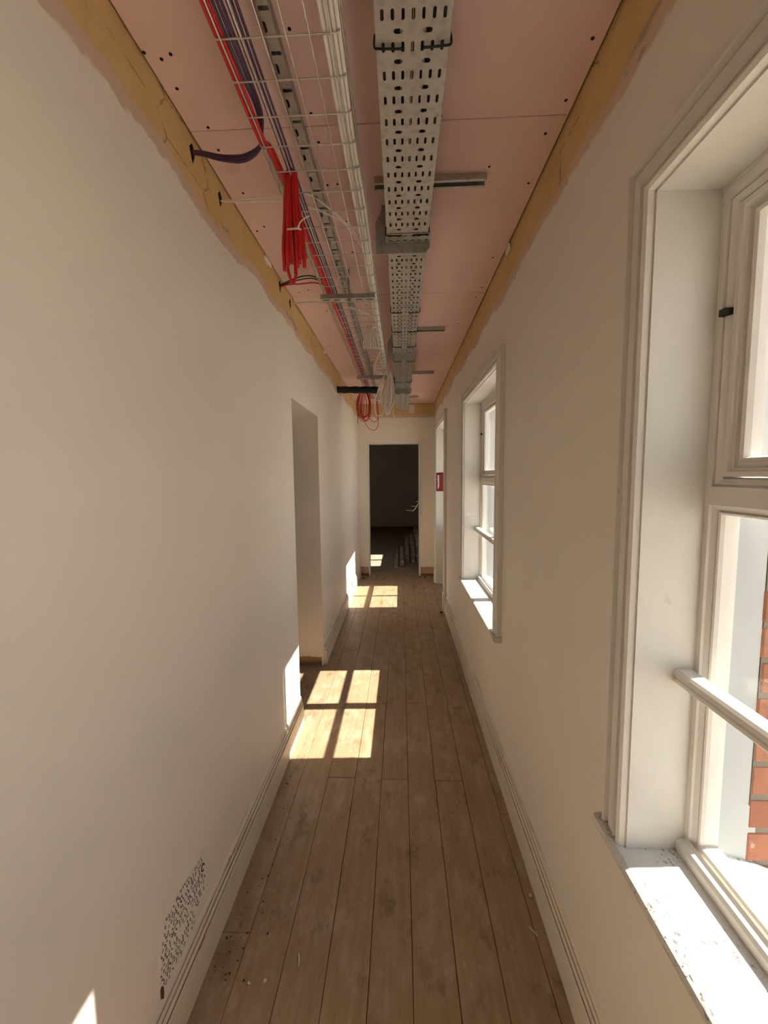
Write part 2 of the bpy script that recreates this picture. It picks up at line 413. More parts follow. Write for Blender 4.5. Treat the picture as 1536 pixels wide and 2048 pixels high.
# end wall with doorway, wall behind the camera
we = wall_cells('wall_end', 'wall_p', 'y', YE, YE+.13, LW-.30, RW, 0, H+.03, [(DOOR_E[0], DOOR_E[1], -1, DOOR_E[2])], zcut=(.16, 2.24), mats=[(2.24, 9, 'wall_t'), (-1, .16, 'wall_e')])
wall_cells('wall_behind', 'wall_p', 'y', YB-.1, YB, LW-.3, .715, -.12, H+.12, [])
# outer brick skin
BH = [(a+.03, b-.03, WZ0-.09, 2.06) for a, b in WIN] + [(DOOR_R[0]+.03, DOOR_R[1]-.03, -1, 2.06), (6.68, 7.68, .80, 2.06)]
wx = wall_cells('wall_outside', 'brickwall', 'x', .70, .795, YB-.1, 11.0, -.3, 3.0, BH)
# room beyond the end doorway
RX0, RY1 = -2.6, 10.9
wall_cells('wall_room_right', 'roomwall', 'x', RW, .70, YE+.15, RY1, -.12, H+.1, [(6.66, 7.70, .89, WZ1)])
wall_cells('wall_room_left', 'roomwall', 'x', RX0-.1, RX0, YE+.13, RY1+.1, -.12, H+.1, [])
wall_cells('wall_room_back', 'roomwall', 'y', RY1, RY1+.1, RX0, .715, -.12, H+.1, [])
wall_cells('wall_room_front', 'roomwall', 'y', YE+.131, YE+.16, RX0, RW, 0, H, [(DOOR_E[0], DOOR_E[1], -1, DOOR_E[2])])
box('floor_room', 'roomfloor', RX0, .70, YE+.15, RY1, -.12, -.004, None, 'structure')
box('ceiling_room', 'roomwall', RX0, .70, YE+.13, RY1, H, H+.1, None, 'structure')
box('baseboard_room', 'brown', RX0, RW, RY1-.02, RY1, 0, .12, None, 'structure')
# yard outside
box('ground', 'ground', .795, 40, -30, 40, -.45, -.3, None, 'structure')

# ceiling: dark void board with every pink panel below it
ceil = box('ceiling', 'dark', LW-.3, .7, YB, YE+.15, H+.02, H+.12, None, 'structure')
cy = [YB, -2.14, -1.0, .143, 1.283, 2.415, 3.585, 4.72, YE-.002]
SCREWS = [(-.6087,1.054),(-.576,1.0715),(-.5475,1.061),(-.58,1.148),(-.555,1.270),(-.562,1.3535),(-.560,1.55),(-.59,1.779),(-.551,1.750),(.456,1.076),(.4576,1.236),(.440,1.345),(.4546,1.556),
          (-.247,1.02),(-.2457,1.240),(-.2445,1.34),(-.25,1.526),(-.2144,1.523),(-.213,1.737),(-.2135,1.963),(.12,1.268),(.30,1.47),(.44,2.05),(.45,2.36),(.44,2.48),(-.56,2.36),(-.50,2.33),(-.58,2.5),(-.45,2.62),(-.52,2.9),
          (.40,2.9),(.45,3.2),(-.55,3.3),(-.58,3.52),(-.48,3.66),(.43,3.66),(.45,4.1),(-.55,4.05),(-.5,4.4),(.42,4.6),(-.2,2.55),(-.22,2.9)]
bm = bmesh.new(); bmesh.ops.create_cone(bm, cap_ends=True, segments=12, radius1=.0042, radius2=.0042, depth=.0016)
scr_me = fin(bm, 'screw'); scr_me.materials.append(M['dark'])
for a, b in zip(cy, cy[1:]):
    bm = bmesh.new(); abox(bm, LW+.006, RW-.006, a+.0013, b-.0013, H, H+.0125)
    # slight sag between the joists
    bmesh.ops.bevel(bm, geom=bm.edges[:], offset=.001, segments=1, affect='EDGES')
    p = link('ceiling_panel', fin(bm, 'ceiling_panel'), 'board', ceil)
    for x, y in SCREWS:
        if a < y < b: link('screw', scr_me, None, p, None, (x, y, H-.0004))

# skirting boards
def skirt(name, s, face, wall, y0, y1):
    d = wall - face
    q = lambda t: face + d*t
    prof = [(wall, 0), (face, 0), (face, .114), (q(.10), .1165), (q(.42), .1175), (q(.42), .1195), (q(.14), .1215), (q(.12), .128), (q(.30), .1345), (q(.66), .1360), (q(.66), .1380), (q(.36), .1400), (q(.36), .147), (q(.52), .1520), (q(.80), .1535), (q(.80), .1555), (q(.55), .1575), (q(.66), .166), (q(.92), .171), (wall, .172)]
    return prism_y(name, 'skirt', prof, y0, y1, None, 'structure')
skirt('baseboard_left', -1, -.598, LW, YB, OPEN_L[0]-.012)
skirt('baseboard_left_far', -1, -.598, LW, OPEN_L[1]+.02, YE-.03)
skirt('baseboard_right', 1, .467, RW, YB, 1.86)
skirt('baseboard_right_far', 1, .4655, RW, 1.862, DOOR_R[0]-.07)

# ------------------------------------------------------------------ windows
CAS = [(0, RW), (0, .474), (-.003, .464), (-.010, .4605), (-.017, .463), (-.0195, .473), (-.0225, .473), (-.025, .4615), (-.030, .4655), (-.056, .4675), (-.0605, .476), (-.0635, .476), (-.066, .462), (-.072, .4615), (-.077, .466), (-.077, RW)]
LOWP = [(0, .595), (.016, .595), (.0170, .600), (.0255, .6055), (.0265, .610), (.0285, .610), (.0295, .604), (.0330, .606), (.0350, .613), (.0350, .640), (0, .640)]
UPP = [(0, .595), (.019, .595), (.0200, .601), (.0220, .601), (.0235, .5975), (.034, .604), (.0355, .612), (.0355, .640), (0, .640)]
SASH = [(.0382, .6005), (.047, .6005), (.0495, .607), (.0535, .607), (.055, .613), (.064, .613), (.0655, .606), (.071, .6085), (.074, .618), (.074, .637), (.0382, .637)]
def window(name, y0, y1, z0=WZ0, bar=True, casing=True, full=True):
    w_ = empty(name, (0, 0, 0), 'structure')
    zt, ym = 1.452, (y0+y1)/2
    if casing: ring('architrave', 'trim', CAS, y0, y1, z0, WZ1, w_, closed=False)
    # linings of the reveal
    box('jamb_lining', 'lining', .476, .6, y0, y0+.004, z0, WZ1, w_); box('jamb_lining', 'lining', .476, .6, y1-.004, y1, z0, WZ1, w_)
    box('head_lining', 'lining', .476, .6, y0, y1, WZ1-.004, WZ1, w_)
    # inner sill board with rounded nosing
    prism_y('sill', 'sill', [(.597, z0-.028), (.458, z0-.028), (.450, z0-.022), (.447, z0-.012), (.450, z0-.004), (.458, z0), (.597, z0)], y0, y1, w_)
    for a, b in ((y0-.09, y0), (y1, y1+.09)):
        prism_y('sill_horn', 'sill', [(RW, z0-.028), (.458, z0-.028), (.450, z0-.022), (.447, z0-.012), (.450, z0-.004), (.458, z0), (RW, z0)], a, b, w_)
    # fixed frame: lower lights, upper lights
    for a, b in ((y0, ym), (ym, y1)):
        ring('lower_light_frame', 'frame', LOWP, a, b, z0+.004, zt, w_)
        box('pane', 'glass', .628, .631, a+.032, b-.032, z0+.036, zt-.032, w_)
        ring('upper_light_frame', 'frame', UPP, a, b, zt, WZ1-.012, w_)
        s_ = ring('casement_sash', 'frame', SASH, a, b, zt, WZ1-.012, w_)
        box('pane', 'glass', .628, .631, a+.072, b-.072, zt+.072, WZ1-.084, s_)
        box('stay_hook', 'black', .588, .603, b-.034, b-.020, 1.783, 1.795, s_)
    box('head_fillet', 'frame', .594, .640, y0, y1, WZ1-.012, WZ1-.004, w_)
    # raised bead along the bottom rail
    prism_y('bottom_bead', 'frame', [(.590, z0), (.578, z0), (.578, z0+.020), (.583, z0+.026), (.590, z0+.028), (.5955, z0+.034), (.5955, z0)], y0+.004, y1-.004, w_)
    if bar:
        cx, cz = .571, 1.085
        prof = [(cx-.011, cz-.016), (cx-.016, cz-.011), (cx-.016, cz-.004), (cx-.0135, cz-.002), (cx-.0135, cz+.001), (cx-.0165, cz+.004), (cx-.016, cz+.010), (cx-.011, cz+.015), (cx+.016, cz+.016), (cx+.02, cz+.010), (cx+.02, cz-.010), (cx+.015, cz-.016)]
        prism_y('guard_bar', 'trim', prof, y0+.004, y1-.004, w_)
    # outside: posts with stepped feet and the outer sill
    for s, e in ((1, y0), (-1, y1)):
        yy = sorted((e, e+s*.032))
        prof = [(.641, z0+.005), (.712, z0+.005), (.714, z0+.02), (.714, z0+.09), (.709, z0+.112), (.698, z0+.128), (.690, z0+.133), (.690, WZ1), (.641, WZ1)]
        prism_y('outer_post', 'ext', prof, yy[0], yy[1], w_)
        y2 = sorted((e, e+s*.0305)); box('outer_bead', 'ext', .690, .6985, y2[0], y2[1], z0+.02, WZ1, w_)
    prism_y('outer_sill', 'sill', [(.640, z0-.04), (.84, z0-.08), (.84, z0-.045), (.715, z0+.004), (.641, z0+.022)], y0+.032, y1-.032, w_)
    box('outer_head', 'ext', .641, .695, y0, y1, WZ1-.03, WZ1+.0, w_)
    return w_
window('window_1', *WIN[1]); window('window_2', *WIN[2]); window('window_3', *WIN[0])
window('window_4', 6.66, 7.70, .89, False, False)

# ------------------------------------------------------------------ side door: casing, linings, glazed leaf
d1 = empty('door_1', (0, 0, 0), 'structure')
a, b, zt = DOOR_R
ring('architrave', 'trim', CAS, a, b, 0, zt, d1, closed=False)
for u, v in ((a-.083, a), (b, b+.083)): box('plinth_block', 'trim', .452, RW, u, v, 0, .20, d1, None, .006)
box('jamb_lining', 'lining', .474, .70, a, a+.015, 0, zt, d1); box('jamb_lining', 'lining', .474, .70, b-.015, b, 0, zt, d1)
box('head_lining', 'lining', .474, .70, a, b, zt-.015, zt, d1)
LEAF = [(0, .64), (.075, .64), (.085, .65), (.085, .67), (0, .67)]
lf = ring('door_leaf', 'trim', LEAF, a+.017, b-.017, .70, zt-.017, d1)
box('lower_panel', 'trim', .645, .665, a+.017, b-.017, .01, .72, d1)
box('glazing_bar', 'trim', .643, .667, a+.09, b-.09, 1.155, 1.205, lf); box('glazing_bar', 'trim', .643, .667, (a+b)/2-.02, (a+b)/2+.02, .77, zt-.1, lf)
box('pane', 'glass', .653, .657, a+.095, b-.095, .78, zt-.1, lf)

# red notice hanging in the side door reveal, with its printed line
sg = empty('red_notice', (.535, b-.016, 1.27))
tag(sg, 'red notice with a line of white lettering on the side door jamb', 'notice')
bm = bmesh.new(); nx, nz = 6, 8; gv = []
for i in range(nx+1):
    gv.append([bm.verts.new((-.056+.125*i/nx, -.004-.006*math.sin(i/nx*3.1)-.002*math.sin(j*1.3), .246*j/nz+.006*(i/nx)*(1 if j == nz else 0))) for j in range(nz+1)])
for i in range(nx):
    for j in range(nz): bm.faces.new([gv[i][j], gv[i+1][j], gv[i+1][j+1], gv[i][j+1]])
ext = bmesh.ops.extrude_face_region(bm, geom=bm.faces[:]); bmesh.ops.translate(bm, vec=(0, .0015, 0), verts=[e for e in ext['geom'] if isinstance(e, bmesh.types.BMVert)])
link('sheet', fin(bm, 'sheet', True), 'redsign', sg)
tc = bpy.data.curves.new('lettering', 'FONT'); tc.body = 'evacuation'; tc.size = .044; tc.align_x = 'CENTER'; tc.align_y = 'CENTER'; tc.extrude = .0006; tc.offset = .0012
to = bpy.data.objects.new('lettering_source', tc); COL.objects.link(to)
dg = bpy.context.evaluated_depsgraph_get(); tme = bpy.data.meshes.new_from_object(to.evaluated_get(dg)); bpy.data.objects.remove(to, do_unlink=True)
tme.materials.clear(); lo = link('lettering', tme, 'print', sg)
lo.matrix_local = Matrix.Translation((-.034, -.0125, .122)) @ Matrix.Rotation(math.radians(-90), 4, 'Y') @ Matrix.Rotation(math.radians(90), 4, 'X')

# end doorway: thin white lining
d2 = empty('door_2', (0, 0, 0), 'structure')
x0, x1, zt = DOOR_E
bm = bmesh.new()
box('door_lining', 'trim', x0-.006, x0+.008, YE-.006, YE+.165, 0, zt, d2); box('door_lining', 'trim', x1-.012, x1+.010, YE-.006, YE+.165, 0, zt, d2)
box('door_head_lining', 'trim', x0-.006, x1+.010, YE-.006, YE+.165, zt-.012, zt+.008, d2)

# ------------------------------------------------------------------ bricks of the near window's outer jamb
zc = -.30; k = 0; CH = .0716
bm = bmesh.new(); abox(bm, -.049, .049, -.0535, .0535, -.0325, .0325); bmesh.ops.bevel(bm, geom=bm.edges[:], offset=.004, segments=1, affect='EDGES'); header = fin(bm, 'brick'); header.materials.append(M['brick'])
bm = bmesh.new(); abox(bm, -.049, .049, -.107, .107, -.0325, .0325); bmesh.ops.bevel(bm, geom=bm.edges[:], offset=.004, segments=1, affect='EDGES'); stretcher = fin(bm, 'brick'); stretcher.materials.append(M['brick'])
yj = WIN[1][1] - .034
box('mortar_bed', 'mortar', .700, .7945, yj+.0022, yj+.30, .55, 2.05, wx)
while zc < 2.25:
    k += 1; zm = zc + CH/2
    if .55 < zm:
        off = 0 if zm < 2.07 else -.2
        ln = [header, stretcher] if k % 2 else [stretcher, header]
        y = yj + off
        for q in ln:
            hl = .0535 if q is header else .107
            o = link('brick', q, None, wx, None, ((.7480)+random.uniform(-.002, .002), y+hl+random.uniform(-.001, .001), zm)); y += 2*hl + .008
    zc += CH

def wob(x, z, y0, y1, n, ax=.006, az=.002, seed=0):
    rg = random.Random(seed); return [(x+rg.uniform(-ax, ax), y0+(y1-y0)*i/n, z+rg.uniform(0, az)) for i in range(n+1)]
# ================================================================== CABLE BASKET
BX0, BX1, BZ = -.381, -.119, 2.400
bk = empty('wire_cable_basket', (0, 0, 0)); tag(bk, 'long galvanised wire mesh cable basket hanging under the pink ceiling', 'cable tray')
def wire_u():
    bm = bmesh.new(); r = .008; P = [(BX0-.002, 0, .052), (BX0, 0, r+.002)]
    for t in range(1, 5): an = t/4*math.pi/2; P.append((BX0+r-r*math.cos(an), 0, r-r*math.sin(an)))
    for t in range(0, 5): an = t/4*math.pi/2; P.append((BX1-r+r*math.sin(an), 0, r-r*math.cos(an)))
    P.append((BX1+.002, 0, .052)); tube_into(bm, P, .0020, 6); return fin(bm, 'cross_wire', True)
cw = wire_u(); cw.materials.append(M['wire'])
y = .918 - .0935*13; BY0 = y - .04
while y < 5.62: link('cross_wire', cw, None, bk, None, (0, y, BZ)); BY1 = y + .04; y += .0935
bm = bmesh.new(); tube_into(bm, [(0, BY0, 0), (0, (BY0+BY1)/2, 0), (0, BY1, 0)], .0020, 6); lw = fin(bm, 'long_wire', True); lw.materials.append(M['wire'])
for x in (-.366, -.322, -.277, -.229, -.181, -.136): link('long_wire', lw, None, bk, None, (x, 0, BZ-.0039))
for s, x in ((-1, BX0), (1, BX1)):
    for z in (.021, .052): link('long_wire', lw, None, bk, None, (x+s*.004, 0, BZ+z))
# slotted cross bearers with threaded rods
def bearer(y, label):
    br = empty('basket_bearer', (0, y, BZ-.03)); tag(br, label, 'bracket')
    bm = bmesh.new(); t = .002; x0, x1, d, h = -.392, -.122, .041, .021
    abox(bm, x0, x1, 0, t, 0, h); abox(bm, x0, x1, d-t, d, 0, h); abox(bm, x0, x1, t, t+.007, h-t, h); abox(bm, x0, x1, d-t-.007, d-t, h-t, h)
    link('channel', fin(bm, 'channel'), 'galv2', br)
    # slotted bottom web
    bm = bmesh.new(); n = 5; wv = (x1-x0)/n
    for i in range(n):
        a, b2 = x0+i*wv, x0+(i+1)*wv; c0, c1 = a+wv*.22, b2-wv*.22
        abox(bm, a, c0, t, d-t, 0, t); abox(bm, c1, b2, t, d-t, 0, t); abox(bm, c0, c1, t, .014, 0, t); abox(bm, c0, c1, .027, d-t, 0, t)
    link('slotted_web', fin(bm, 'slotted_web'), 'galv', br)
    tube('threaded_rod', 'galv2', [(-.252, .0205, -.012), (-.252, .0205, H-BZ+.03)], .004, br, 8, 0)
    bm = bmesh.new(); bmesh.ops.create_cone(bm, cap_ends=True, segments=6, radius1=.010, radius2=.010, depth=.008); link('nut', fin(bm, 'nut'), 'galv', br, None, (-.252, .0205, -.005))
    return br
bearer(2.10, 'slotted channel bearer under the wire basket beside the red and black wires')
bearer(3.79, 'slotted channel bearer under the far end of the wire basket')
# channel rail on the ceiling above the basket, notched to stand in for cross-wire shadows
rl = empty('ceiling_rail', (0, 0, 0)); tag(rl, 'slim galvanised rail on the pink ceiling above the wire basket', 'rail')
bm = bmesh.new(); x0, x1 = -.298, -.272
abox(bm, x0, x1, BY0, 5.55, H-.004, H); abox(bm, x0, x0+.002, BY0, 5.55, H-.028, H-.004); abox(bm, x1-.002, x1, BY0, 5.55, H-.028, H-.004)
link('rail_body', fin(bm, 'rail_body'), 'galv2', rl)
bm = bmesh.new(); abox(bm, x0, x1, .004, .070, H-.030, H-.028); sl = fin(bm, 'rail_cover'); sl.materials.append(M['galv'])
bm = bmesh.new(); abox(bm, x0, x0+.020, .006, .085, -.002, 0); abox(bm, x0+.004, x1, .030, .085, -.002, 0)
bm.free()
bm = bmesh.new(); pts = [(x0+.002, .004), (x1, .004), (x1, .088), (x0+.002, .088), (x0+.002, .050), (x0+.009, .046), (x0+.009, .026), (x0+.002, .022)]
A = [bm.verts.new((p[0], p[1], -.002)) for p in pts]; B = [bm.verts.new((p[0], p[1], 0)) for p in pts]
bm.faces.new(A); bm.faces.new(B)
for i in range(len(pts)): bm.faces.new([A[i], A[(i+1) % 8], B[(i+1) % 8], B[i]])
cvme = fin(bm, 'rail_cover'); cvme.materials.append(M['galv'])
y = .918 - .0935*13 + .03
while y < 5.4: link('rail_cover', cvme, None, rl, None, (0, y, H-.028)); y += .0935

# ================================================================== PERFORATED TRAY
TX0, TX1, TZ, RP = -.045, .106, 2.390, .0612
tr = empty('perforated_cable_tray', (0, 0, 0)); tag(tr, 'long perforated galvanised steel cable tray along the ceiling centre', 'cable tray')
def slot_pts(cx, cy, w_, l_, n=3):
    out = []
    if l_ >= w_:
        r = w_/2; h = l_/2 - r
        for k in range(2*n): an = math.pi*k/(2*n-1); out.append((cx+r*math.cos(an), cy+h+r*math.sin(an)))
        for k in range(2*n): an = math.pi+math.pi*k/(2*n-1); out.append((cx+r*math.cos(an), cy-h+r*math.sin(an)))
    else:
        r = l_/2; h = w_/2 - r
        for k in range(2*n): an = -math.pi/2+math.pi*k/(2*n-1); out.append((cx+h+r*math.cos(an), cy+r*math.sin(an)))
        for k in range(2*n): an = math.pi/2+math.pi*k/(2*n-1); out.append((cx-h+r*math.cos(an), cy+r*math.sin(an)))
    return out
def cell(bm, x0, x1, y0, y1, z, sp):
    cx, cy = (x0+x1)/2, (y0+y1)/2; hx, hy = (x1-x0)/2, (y1-y0)/2; n = len(sp)
    iv = [bm.verts.new((p[0], p[1], z)) for p in sp]
    ov, ang = [], []
    for p in sp:                       # project each slot point out to the cell border
        dx, dy = p[0]-cx, p[1]-cy; k = min(hx/abs(dx) if abs(dx) > 1e-9 else 9e9, hy/abs(dy) if abs(dy) > 1e-9 else 9e9)
        ov.append((cx+dx*k, cy+dy*k))
    corners = [(x1, y1), (x0, y1), (x0, y0), (x1, y0)]
    A = lambda p: math.atan2((p[1]-cy), (p[0]-cx)) % (2*math.pi)
    ovv = [bm.verts.new((p[0], p[1], z)) for p in ov]
    for i in range(n):
        j = (i+1) % n; a0, a1 = A(ov[i]), A(ov[j]); 
        if a1 < a0: a1 += 2*math.pi
        mid = []
        for c in corners:
            ac = A(c)
            for q in (ac, ac+2*math.pi):
                if a0+1e-6 < q < a1-1e-6: mid.append((q, c))
        mid.sort()
        poly = [iv[i], ovv[i]] + [bm.verts.new((c[0], c[1], z)) for _, c in mid] + [ovv[j], iv[j]]
        try: bm.faces.new(poly)
        except ValueError: pass
def flat(bm, x0, x1, y0, y1, z):
    if x1-x0 > 1e-6: bm.faces.new([bm.verts.new(p) for p in ((x0, y0, z), (x1, y0, z), (x1, y1, z), (x0, y1, z))])
def tray_floor(ystart, yend):
    bm = bmesh.new(); sx = .0205; xm = (TX0+TX1)/2; xs0 = xm - 3.5*sx; y = ystart
    while y + RP <= yend + 1e-6:
        ya, yb = y+.0325, y+RP
        flat(bm, TX0, xs0, y, ya, TZ); flat(bm, xs0+7*sx, TX1, y, ya, TZ)
        for i in range(7): cell(bm, xs0+i*sx, xs0+(i+1)*sx, y, ya, TZ, slot_pts(xs0+(i+.5)*sx, (y+ya)/2, .0068, .0215))
        c1, c2 = xs0+2.02*sx, xs0+4.98*sx; hw = .0145
        flat(bm, TX0, c1-hw, ya, yb, TZ); cell(bm, c1-hw, c1+hw, ya, yb, TZ, slot_pts(c1, (ya+yb)/2, .0185, .0105))
        flat(bm, c1+hw, c2-hw, ya, yb, TZ); cell(bm, c2-hw, c2+hw, ya, yb, TZ, slot_pts(c2, (ya+yb)/2, .0185, .0105)); flat(bm, c2+hw, TX1, ya, yb, TZ)
        y += RP
    bmesh.ops.remove_doubles(bm, verts=bm.verts[:], dist=1e-5)
    for f in bm.faces:
        if f.normal.z > 0: f.normal_flip()
    me = bpy.data.meshes.new('tray_floor'); bm.to_mesh(me); bm.free()
    o = link('tray_floor', me, 'galv', tr); md = o.modifiers.new('thickness', 'SOLIDIFY'); md.thickness = .0012; md.offset = -1
    return y
ts = .886*0.992 - RP*19 - .0145; ye1 = tray_floor(ts, 2.76); ye2 = tray_floor(ye1+.001, 4.3); ye3 = tray_floor(ye2+.001, 5.86)
for s, x in ((-1, TX0), (1, TX1)):
    for ya, yb in ((ts, ye1), (ye1+.001, ye2), (ye2+.001, ye3)):
        bm = bmesh.new(); e = x + s*.0002
        abox(bm, min(e, e+s*.0012), max(e, e+s*.0012), ya, yb, TZ-.0003, TZ+.025); abox(bm, min(e, e-s*.005), max(e, e-s*.005), ya, yb, TZ+.0238, TZ+.025)
        link('tray_flange', fin(bm, 'tray_flange'), 'galv', tr)
for x0, x1 in ((TX0-.002, TX0+.028), (TX1-.028, TX1+.002)):
    box('coupler_plate', 'galv', x0, x1, 2.70, 2.93, TZ-.0035, TZ-.0008, tr)
# zip ties biting through the slots
def zip_tie(y, full=False):
    tie = empty('cable_tie', (0, y, 0)); tie.parent = tr
    xm = (TX0+TX1)/2
    for s in (-1, 1):
        xe = TX0-.004 if s < 0 else TX1+.004; xi = xm + s*.021
        tube('tie_strap', 'black', [(xi, .004, TZ+.014), (xi, .003, TZ-.001), (xi+s*.006, .001, TZ-.0045), (xe-s*.012, -.001, TZ-.0045), (xe, 0, TZ-.001), (xe+s*.001, .004, TZ+.016), (xe, .012, TZ+.035)], .0023, tie, 6, 4)
def rowy(i): return ts + RP*i + .016
for yq in (.945, 1.59, 2.33, 2.62, 2.93, 3.33, 4.05, 4.6): zip_tie(rowy(round((yq-ts)/RP))-.002)

for i in range(6):  # cables added inside the tray, black so its slots look shaded
    P = wob(TX0+.014+.0246*i, TZ+.0125, ts+.02, ye3-.02, 30, .0012, .0005, 300+i)
    tag(tube('slot_darkening_cable', 'black', P, .0108, None, 8, 3), ('first', 'second', 'third', 'fourth', 'fifth', 'sixth')[i] + ' black cable from the left, added to darken the tray slots', 'cable', 'cables added to darken the tray slots')
# brackets carrying the tray (plate against the ceiling with a slotted ledge)
def tray_bracket(y, label):
    br = empty('tray_bracket', (0, y, H)); tag(br, label, 'bracket')
    zb, zl, zt = -.164, -.1265, -.002
    P = [(-.090, zb), (.100, zb), (.117, zb+.020), (.117, zl), (-.052, zl), (-.052, zt), (-.066, zt), (-.090, -.050)]
    bm = bmesh.new(); A = [bm.verts.new((p[0], 0, p[1])) for p in P]; B = [bm.verts.new((p[0], .003, p[1])) for p in P]
    bm.faces.new(A); bm.faces.new(B)
    for i in range(8): bm.faces.new([A[i], A[(i+1) % 8], B[(i+1) % 8], B[i]])
    link('plate', fin(bm, 'plate'), 'galv2', br)
    box('ledge', 'galv', -.046, .117, -.060, .0, zl-.0005, zl+.0012, br)
    bm = bmesh.new()
    for r_ in range(2):
        for c in range(6):
            cx, cy = -.032+c*.027, -.045+r_*.028; s = 1 if (c+r_) % 2 else -1
            sp = slot_pts(0, 0, .015, .004); an = s*.5
            vs_ = [bm.verts.new((cx+p[0]*math.cos(an)-p[1]*math.sin(an), cy+p[0]*math.sin(an)+p[1]*math.cos(an), zl-.0009)) for p in sp]
            bm.faces.new(vs_)
    bmesh.ops.recalc_face_normals(bm, faces=bm.faces)
    ex = bmesh.ops.extrude_face_region(bm, geom=bm.faces[:]); bmesh.ops.translate(bm, vec=(0, 0, -.0003), verts=[e for e in ex['geom'] if isinstance(e, bmesh.types.BMVert)])
    link('ledge_slots', fin(bm, 'ledge_slots'), 'dark', br)
    box('foot', 'galv2', -.066, -.052, -.02, .03, -.004, 0, br)
tray_bracket(1.665, 'steel bracket plate under the cable tray nearest the camera')
tray_bracket(3.10, 'steel bracket plate under the cable tray, second one along')
tray_bracket(4.40, 'steel bracket plate under the cable tray, farthest one')
# strut channels screwed across the ceiling
def strut(y, x0, x1, label):
    st = empty('strut_channel', (0, y, H)); tag(st, label, 'channel')
    bm = bmesh.new(); d, h, t = .041, .021, .0025
    abox(bm, x0, x1, 0, d, -t, 0); abox(bm, x0, x1, 0, t, -h, -t); abox(bm, x0, x1, d-t, d, -h, -t)
    abox(bm, x0, x1, t, .0095, -h, -h+t); abox(bm, x0, x1, d-.0095, d-t, -h, -h+t)
    link('channel_body', fin(bm, 'channel_body'), 'galv', st)
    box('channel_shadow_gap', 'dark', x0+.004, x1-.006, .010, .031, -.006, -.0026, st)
strut(1.495, -.085, .298, 'strut channel across the pink ceiling nearest the camera')
strut(2.94, -.055, .312, 'strut channel across the pink ceiling, second one along')
strut(4.15, -.05, .335, 'strut channel across the pink ceiling, third one along')
strut(5.42, -.05, .235, 'short strut channel across the pink ceiling by the end wall')

# ================================================================== CABLES
CZ = BZ + .006
def cable(name, mat, pts, r, label, group=None, cat='cable', sub=8, seg=8):
    o = tube(name, mat, pts, r, None, seg, sub); return tag(o, label, cat, group)
# red runs along the left of the basket
for i, (x, z) in enumerate(((-.3765, CZ), (-.3655, CZ), (-.371, CZ+.010))):
    P = wob(x, z, BY0+.02, 1.18, 6, .002, .002, i) + [(-.360+.003*i, 1.25, z), (-.356+.004*i, 1.6, z), (-.358+.006*i, 2.1, z)] + wob(-.352+.006*i, z, 2.6, 5.0, 6, .004, .002, i+20)
    cable('red_cable', 'red', P, .0052, ('leftmost', 'right-hand', 'uppermost')[i] + ' of the red cables running the length of the wire basket', 'red cables in the basket')
for i in range(3):
    up_ = (i-1)*.0075
    P = wob(-.339-.008*i, CZ+.001, BY0+.02, 1.0, 5, .0003, .001, 40+i) + [(-.349-.006*i, 1.12, CZ+.019+up_*.3), (-.372-.003*i, 1.19, CZ+.019+up_*.5), (-.387, 1.220, 2.420+up_*.6), (-.415, 1.236, 2.411+up_), (-.459, 1.255, 2.414+up_*1.1), (-.5255, 1.275, 2.434+up_*.8), (-.585, 1.292, 2.460+up_*.6), (-.634, 1.302, 2.474+up_*.4)]
    cable('purple_cable', 'purple', P, .0036, ('lowest', 'middle', 'highest')[i] + ' of the dark purple cables looping into the nearest wall hole', 'purple cables to the wall hole')
for i in range(3):
    P = wob(-.328+.009*i, CZ+.001, BY0+.02, 1.2, 5, .0004, .002, 60+i) + wob(-.332+.009*i, CZ+.001, 1.5, 5.0, 10, .0008, .002, 65+i)
    cable('purple_cable', 'purple', P, .0032, ('purple cable next to the red cables along the wire basket', 'middle purple cable running along the wire basket', 'purple cable farthest from the red ones along the basket')[i], 'purple cables along the basket')
# white cables on the right of the basket
for i in range(4):
    P = wob(-.153+.0105*i, CZ+.001+.004*(i % 2), BY0+.02, 1.2, 5, .002, .002, 80+i) + wob(-.146+.0090*i, CZ+.001+.004*(i % 2), 1.5, 4.0, 9, .003, .003, 90+i)
    cable('white_cable', 'white', P, .0046, ('leftmost', 'second from left', 'third from left', 'rightmost')[i] + ' of the white cables running along the wire basket', 'white cables in the basket')
# branches from the wall holes
for i, dz in enumerate((0, .012)):
    cable('white_wire', 'white', [(-.635, 1.487+.004*i, 2.452), (-.56, 1.492, 2.448+dz*.6), (-.45, 1.50, 2.452+dz), (-.36, 1.52, 2.456+dz*.6), (-.25, 1.56, 2.435), (-.17, 1.61, 2.418), (-.135, 1.66+.03*i, 2.414)], .0026,
          ('lower', 'upper')[i] + ' thin white wire from the second wall hole over the basket', 'white wires from the second hole')
for i in range(2):
    cable('white_wire', 'white', [(-.330, 1.40+.01*i, 2.425), (-.27, 1.47, 2.428), (-.20, 1.58+.02*i, 2.424), (-.15, 1.70+.05*i, 2.416), (-.13, 1.80+.06*i, 2.412)], .0018, ('nearer', 'farther')[i] + ' thin white wire slanting across the basket behind the red hank', 'slanting white wires')
cable('black_wire', 'black', [(-.635, 2.198, 2.478), (-.57, 2.17, 2.488), (-.49, 2.13, 2.492), (-.42, 2.085, 2.470), (-.36, 2.05, 2.425)], .0030, 'thin black wire arching from the third wall hole to the basket')
cable('black_wire', 'black', [(-.635, 2.203, 2.474), (-.57, 2.17, 2.480), (-.49, 2.13, 2.478), (-.42, 2.09, 2.462), (-.36, 2.06, 2.420)], .0026, 'lower black wire from the third wall hole to the basket')
